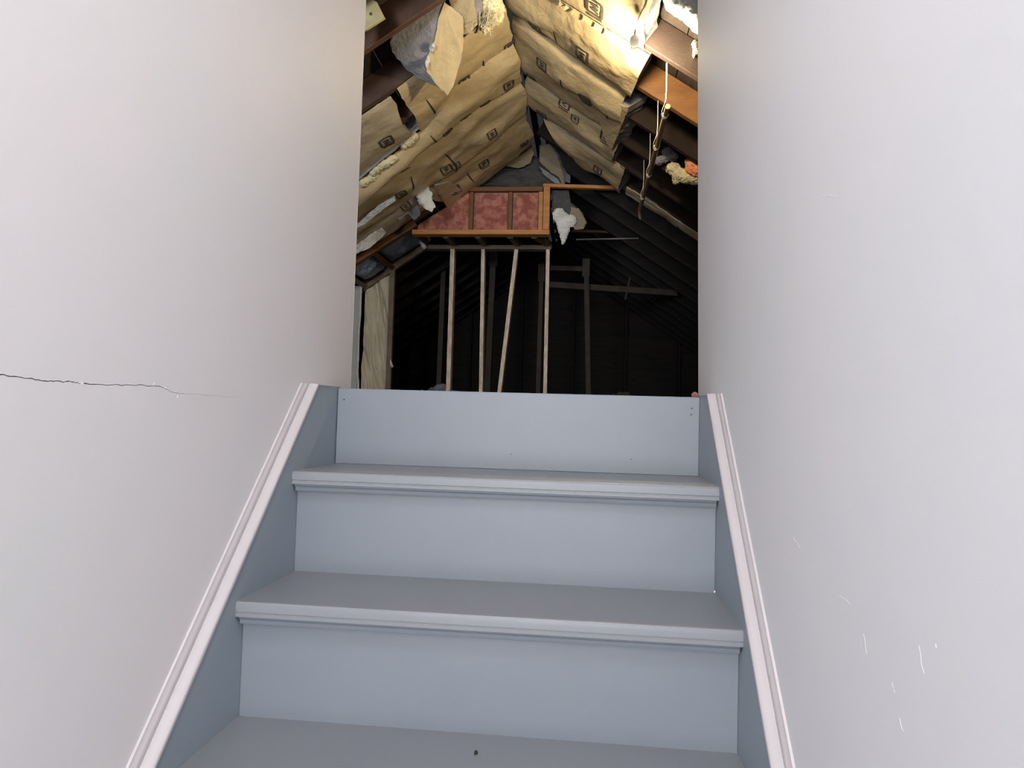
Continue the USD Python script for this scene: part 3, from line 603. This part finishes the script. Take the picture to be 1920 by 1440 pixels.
d_ = thing('hanging_batt', 'batt with a white torn tip hanging beside the pink panel', 'insulation')
slab([(-0.140,3.980,1.765), (-0.004,3.980,1.764), (0.015,3.970,1.662), (0.110,3.960,1.581), (0.146,3.950,1.485), (0.080,3.950,1.433), (-0.015,3.960,1.522), (-0.126,3.970,1.567)], (.0, .05, .02), 't', 'fiberglass_dark', 'fiberglass_dark', d_, seed=46)
obj('white_tip', fluff([(-0.073,3.930,1.547), (-0.039,3.930,1.504), (-0.033,3.930,1.445), (-0.032,3.930,1.394), (-0.035,3.930,1.347), (0.028,3.930,1.504)], [(.05, .03, .06), (.06, .03, .06), (.05, .028, .055), (.033, .024, .05), (.016, .018, .035), (.04, .03, .05)], 47, .35), 'fiberglass_white', d_, smooth=True, label='white torn fibre tip')
slab([(0.017,3.945,1.620), (0.084,3.950,1.604), (0.145,3.950,1.493), (0.122,3.950,1.442), (0.055,3.945,1.441), (0.020,3.940,1.499)], (.0, .03, .01), 't', 'kraft_shaded', 'fiberglass_grey', d_, seed=48)

# ---------------------------------------------------------------- sloped framing left of the panel
fr = thing('sloped_framing', 'brown sloped framing with two dark faced insulation bays at the far left', 'partition')
obj('edge_rafter', beam(rp(-1, 1.13, 3.86, .012), rp(-1, 2.3, 3.80, .012), .045, .05, (0, 1, 0)), 'rafter_wood', fr)
obj('far_plate', beam(rp(-1, 1.16, 4.46, .01), rp(-1, 2.3, 4.50, .01), .05, .05, (0, 1, 0)), 'grey_wood', fr)
for s_ in (1.17, 1.545, 1.84):
    obj('cross_piece', beam(rp(-1, s_, 3.885, .012), rp(-1, s_ , 4.44, .012), .04, .04, (1, 0, -.6)), 'rafter_wood' if s_ < 1.7 else 'grey_wood', fr)
for k, (s0, s1) in enumerate(((1.195, 1.522), (1.568, 1.81))):
    S, Yv = np.meshgrid(np.linspace(s0, s1, 26), np.linspace(3.89, 4.43, 26), indexing='ij')
    u_ = np.linspace(0, 1, 26); e = (np.sin(math.pi * u_)[:, None] * np.sin(math.pi * u_)[None, :]) ** .5
    nn = -.03 + e * (.035 + .035 * k) * (.3 + 1.4 * meshkit.fbm(np.stack([S * 9, Yv * 9, S * 0], -1), 3, 50 + k))
    P = np.stack([RX - (S * CT - nn * ST), Yv, RZ - S * ST - nn * CT], -1); nb = 0 * nn - .10
    Q = np.stack([RX - (S * CT - nb * ST), Yv, RZ - S * ST - nb * CT], -1)
    obj('dark_batt', grid_solid(P, Q), 'black_facing', fr, smooth=True)
# plastic-faced end wall below it
ew = thing('end_partition', 'narrow end wall at far left with crumpled tan facing beside a grey drywall strip', 'partition')
X, Z = np.meshgrid(np.linspace(-1.80, -1.535, 60), np.linspace(0, 1, 70), indexing='ij')
Zt = 2.055 - .667 * np.abs(X - RX); Zz = Z * Zt
fold = .05 * (meshkit.fbm(np.stack([X * 11 + Zz * 2.6, Zz * 1.3, X * 0], -1), 3, 61) - .5) - .10 * np.abs(meshkit.noise(np.stack([X * 9 + Zz * 3.4, Zz * .8, X * 0 + 2], -1), 62) - .5) - .06 * np.abs(meshkit.fbm(np.stack([X * 26 + Zz * 5, Zz * 2.5, X * 0 + 4], -1), 3, 63) - .5) + .03
obj('crumpled_facing', grid_solid(np.stack([X, 4.475 + fold, Zz], -1), np.stack([X, 4.50 + 0 * X, Zz], -1)), 'kraft_pale', ew, smooth=True)
obj('drywall_panel', cbox((-2.55, 4.395, .0), (-1.812, 4.409, 1.06)), 'drywall', ew)
obj('torn_edge', tube(bez([(-1.808, 4.392, z_) for z_ in np.linspace(.05, 1.06, 9)] + rng.normal(0, .004, (9, 3)), 40), .010, 7), 'fiberglass_white', ew, label='ragged white torn drywall edge')
obj('corner_stud', beam((-1.545, 4.45, 0), (-1.545, 4.45, 1.24), .045, .04, (1, 0, 0)), 'grey_wood', ew)
obj('splinter', hull([(-1.529,4.420,0.430), (-1.532,4.420,0.383), (-1.497,4.420,0.356), (-1.531,4.440,0.348), (-1.538,4.440,0.413)]), 'kraft_pale', ew, smooth=False)

# ---------------------------------------------------------------- stud wall
sw = thing('stud_partition', 'open stud wall of bare timbers with a dark space behind, one stud leaning', 'partition')
YS = 4.45
obj('top_plate', cbox((-1.26, YS - .04, 1.395), (-.15, YS + .05, 1.432)), 'grey_wood', sw)
obj('sole_plate', cbox((-1.5, YS - .04, .0), (.2, YS + .05, .038)), 'grey_wood', sw)
for (xt, xb, w) in ((-1.01, -1.008, .038), (-.742, -.722, .032), (-.452, -.575, .034), (-.180, -.172, .032)):
    obj('stud', beam((xb, YS, .038), (xt, YS, 1.394), w, .085, (1, 0, 0)), 'stud_wood', sw)
for (xa, xb) in ((-1.0, -.86), (-.73, -.60), (-.44, -.34), (-.17, -.15)):
    obj('ceiling_joist', beam((xb - .12, YP + .1, 1.398), (xa, YS + .04, 1.452), .045, .05, (1, 0, 0)), 'grey_wood', sw)
lip('fiberglass_tuft', 'pale green fibre wad caught where the stud wall plate meets the sloped framing', [(-1.281,4.380,1.455), (-1.256,4.380,1.418), (-1.225,4.380,1.469)], [(.03, .03, .03), (.026, .03, .03), (.024, .02, .024)], 'fiberglass_white', 71)
# deeper posts and boards in the dark
for lab, top, bot, w in (('dim reddish post left of the first stud, deep in the dark space', (-1.303,5.500,1.643), (-1.315,5.500,0.185), .05),
                         ('dim post just right of the second stud, deep in the dark space', (-0.793,5.500,1.645), (-0.815,5.500,0.197), .06),
                         ('dim thin post just left of the fourth stud, deep in the dark space', (-0.298,5.500,1.483), (-0.301,5.500,0.210), .045),
                         ('dim lone post to the right of the stud wall, standing in the dark space', (0.148,5.500,1.540), (0.200,5.500,0.222), .05)):
    p_ = thing('post', lab, 'post'); top, bot = np.array(top), np.array(bot)
    bot = top + (bot - top) * (top[2] / (top[2] - bot[2]))
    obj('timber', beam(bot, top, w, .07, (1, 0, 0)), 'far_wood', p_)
    obj('bracket', cbox(top + (-w * .75, -.046, -.16), top + (w * .75, .046, .02)), 'far_wood', p_)
for lab, a, b_, h in (('thin brown board lying level right of the hanging batt', (0.007,5.000,1.709), (0.503,5.000,1.695), .024), ('upper faint crossbar between far posts in the dark', (-0.227,5.600,1.489), (0.155,5.600,1.480), .05), ('lower faint crossbar between far posts in the dark', (-0.222,5.600,1.317), (1.069,5.600,1.242), .06)):
    p_ = thing('cross_board', lab, 'board'); obj('board', beam(a, b_, h, .06, (0, 0, 1)), 'far_wood' if h > .03 else 'old_wood', p_)
p_ = thing('metal_pipe', 'thin grey metal pipe below the brown board right of the hanging batt', 'pipe')
obj('pipe', tube(np.linspace((0.050,4.900,1.607), (0.624,4.900,1.619), 12), .009, 10), 'pipe_metal', p_)
p_ = thing('leaning_lath', 'short faint lath hanging at a slant in the dark on the right', 'lath')
obj('lath', beam((0.550,5.600,1.172), (0.593,5.600,1.401), .018, .02, (1, 0, 0)), 'far_wood', p_)
lip('debris_pile', 'dim grey heap of rubble on the attic floor behind the left studs', [(-1.35, 5.2, .07), (-1.15, 5.2, .08), (-1.25, 5.3, .14)], [(.16, .15, .12), (.15, .15, .12), (.12, .12, .1)], 'fiberglass_grey', 72, 'debris')
lip('debris_pile', 'low dark heap of debris on the attic floor right of the lone post', [(.3, 5.4, .06), (.5, 5.4, .09), (.7, 5.4, .05)], [(.16, .15, .12), (.18, .15, .12), (.14, .12, .1)], 'floor_wood', 73, 'debris')

# ---------------------------------------------------------------- small boards at the top left
b_ = thing('wood_block', 'pale yellow-green board end with a nail at the top left, beside the left wall', 'board')
q = [(-0.877,1.420,1.800), (-0.808,1.420,1.773), (-0.766,1.420,1.694), (-0.846,1.420,1.643), (-0.889,1.420,1.630)]
obj('board', hull(q + [np.array(a) + (0, .025, .01) for a in q]), 'pale_board', b_, smooth=False)
c = trimesh.creation.icosphere(2, .006); c.apply_scale((1, .5, 1)); c.apply_translation(np.array((-0.826,1.415,1.713)))
obj('nail', c, 'nail_steel', b_, smooth=True)

# ---------------------------------------------------------------- bulb on its cable
lamp = thing('light_bulb', 'glaring bare light bulb hanging from a cable under the right roof slope', 'light bulb')
BC = np.array((0.335,1.540,1.542)); AX = np.array((0.335,1.440,1.616)) - BC; AX /= np.linalg.norm(AX)
def on_axis(m):
    R = trimesh.geometry.align_vectors((0, 0, 1), AX); m.apply_transform(R); m.apply_translation(BC); return m
prof = np.array([(0, -.030), (.010, -.0285), (.020, -.022), (.0275, -.012), (.030, 0), (.0285, .010), (.023, .022), (.017, .032), (.0140, .042), (.0135, .050), (0, .050)])
m_ = trimesh.creation.revolve(prof, sections=28); on_axis(m_); obj('glass_bulb', m_, 'bulb_glow', lamp, smooth=True)
prof = np.array([(0, .050), (.0132, .050), (.0138, .054), (.0130, .058), (.0138, .062), (.0130, .066), (.0120, .070), (0, .070)])
m_ = trimesh.creation.revolve(prof, sections=24); on_axis(m_); obj('screw_cap', m_, 'brass', lamp, smooth=30)
prof = np.array([(0, .064), (.019, .064), (.020, .068), (.019, .095), (.012, .104), (.006, .108), (0, .108)])
m_ = trimesh.creation.revolve(prof, sections=24); on_axis(m_); obj('lamp_socket', m_, 'porcelain', lamp, smooth=30)
obj('cable', tube(bez([BC + AX * .106, BC + AX * .125, (0.339,1.340,1.600), (0.351,1.280,1.605), (0.361,1.240,1.611), (0.364,1.190,1.624), (0.370,1.080,1.655), (0.395,1.000,1.721)], 40), .0042, 8), 'cable_sheath', lamp, smooth=True)

# ---------------------------------------------------------------- rod slung under the right rafters
rod = thing('hanging_rod', 'long brown metal rod slung on cords and wire hooks under the right rafters', 'rod')
RXP, RZP = .499, 1.367
obj('tube', tube([(RXP, 1.625, RZP), (RXP, 1.63, RZP), (RXP, 2.2, RZP - .001), (RXP, 2.8, RZP), (RXP, 3.14, RZP - .004), (RXP, 3.19, RZP - .012), (RXP + .003, 3.22, RZP - .028), (RXP + .008, 3.235, RZP - .05)], [.0125, .013, .013, .013, .013, .0125, .010, .006], 14), 'rod_metal', rod, smooth=40)
ring = lambda y_, r: [(RXP + r * math.cos(a), y_, RZP + r * math.sin(a)) for a in np.linspace(0, 2 * math.pi, 20)]
for k, y_ in enumerate((1.66, 2.04, 2.45, 2.86)):
    zt = RZ - .667 * (RXP - RX) - .002
    top = [(RXP - .004, y_, zt), (RXP - .003, y_, (zt + RZP) / 2), (RXP - .006, y_, RZP + .036)]
    obj('hanger_cord' if k == 0 else 'hanger_wire', tube(bez(top, 12), .0036 if k == 0 else .0022, 7), 'white_cord' if k == 0 else 'hook_wire', rod, smooth=True)
    hook = [(RXP - .006, y_, RZP + .040), (RXP - .012, y_ + .004, RZP + .026), (RXP - .019, y_ + .02, RZP + .008), (RXP - .0185, y_ + .045, RZP - .008), (RXP - .010, y_ + .055, RZP - .017), (RXP + .004, y_ + .05, RZP - .0165)]
    obj('wire_hook', tube(bez(hook, 30), .0018, 6), 'hook_wire', rod, smooth=True)
    obj('rod_band', tube(ring(y_ + .05, .0138), .0015, 6), 'hook_wire', rod, smooth=True)
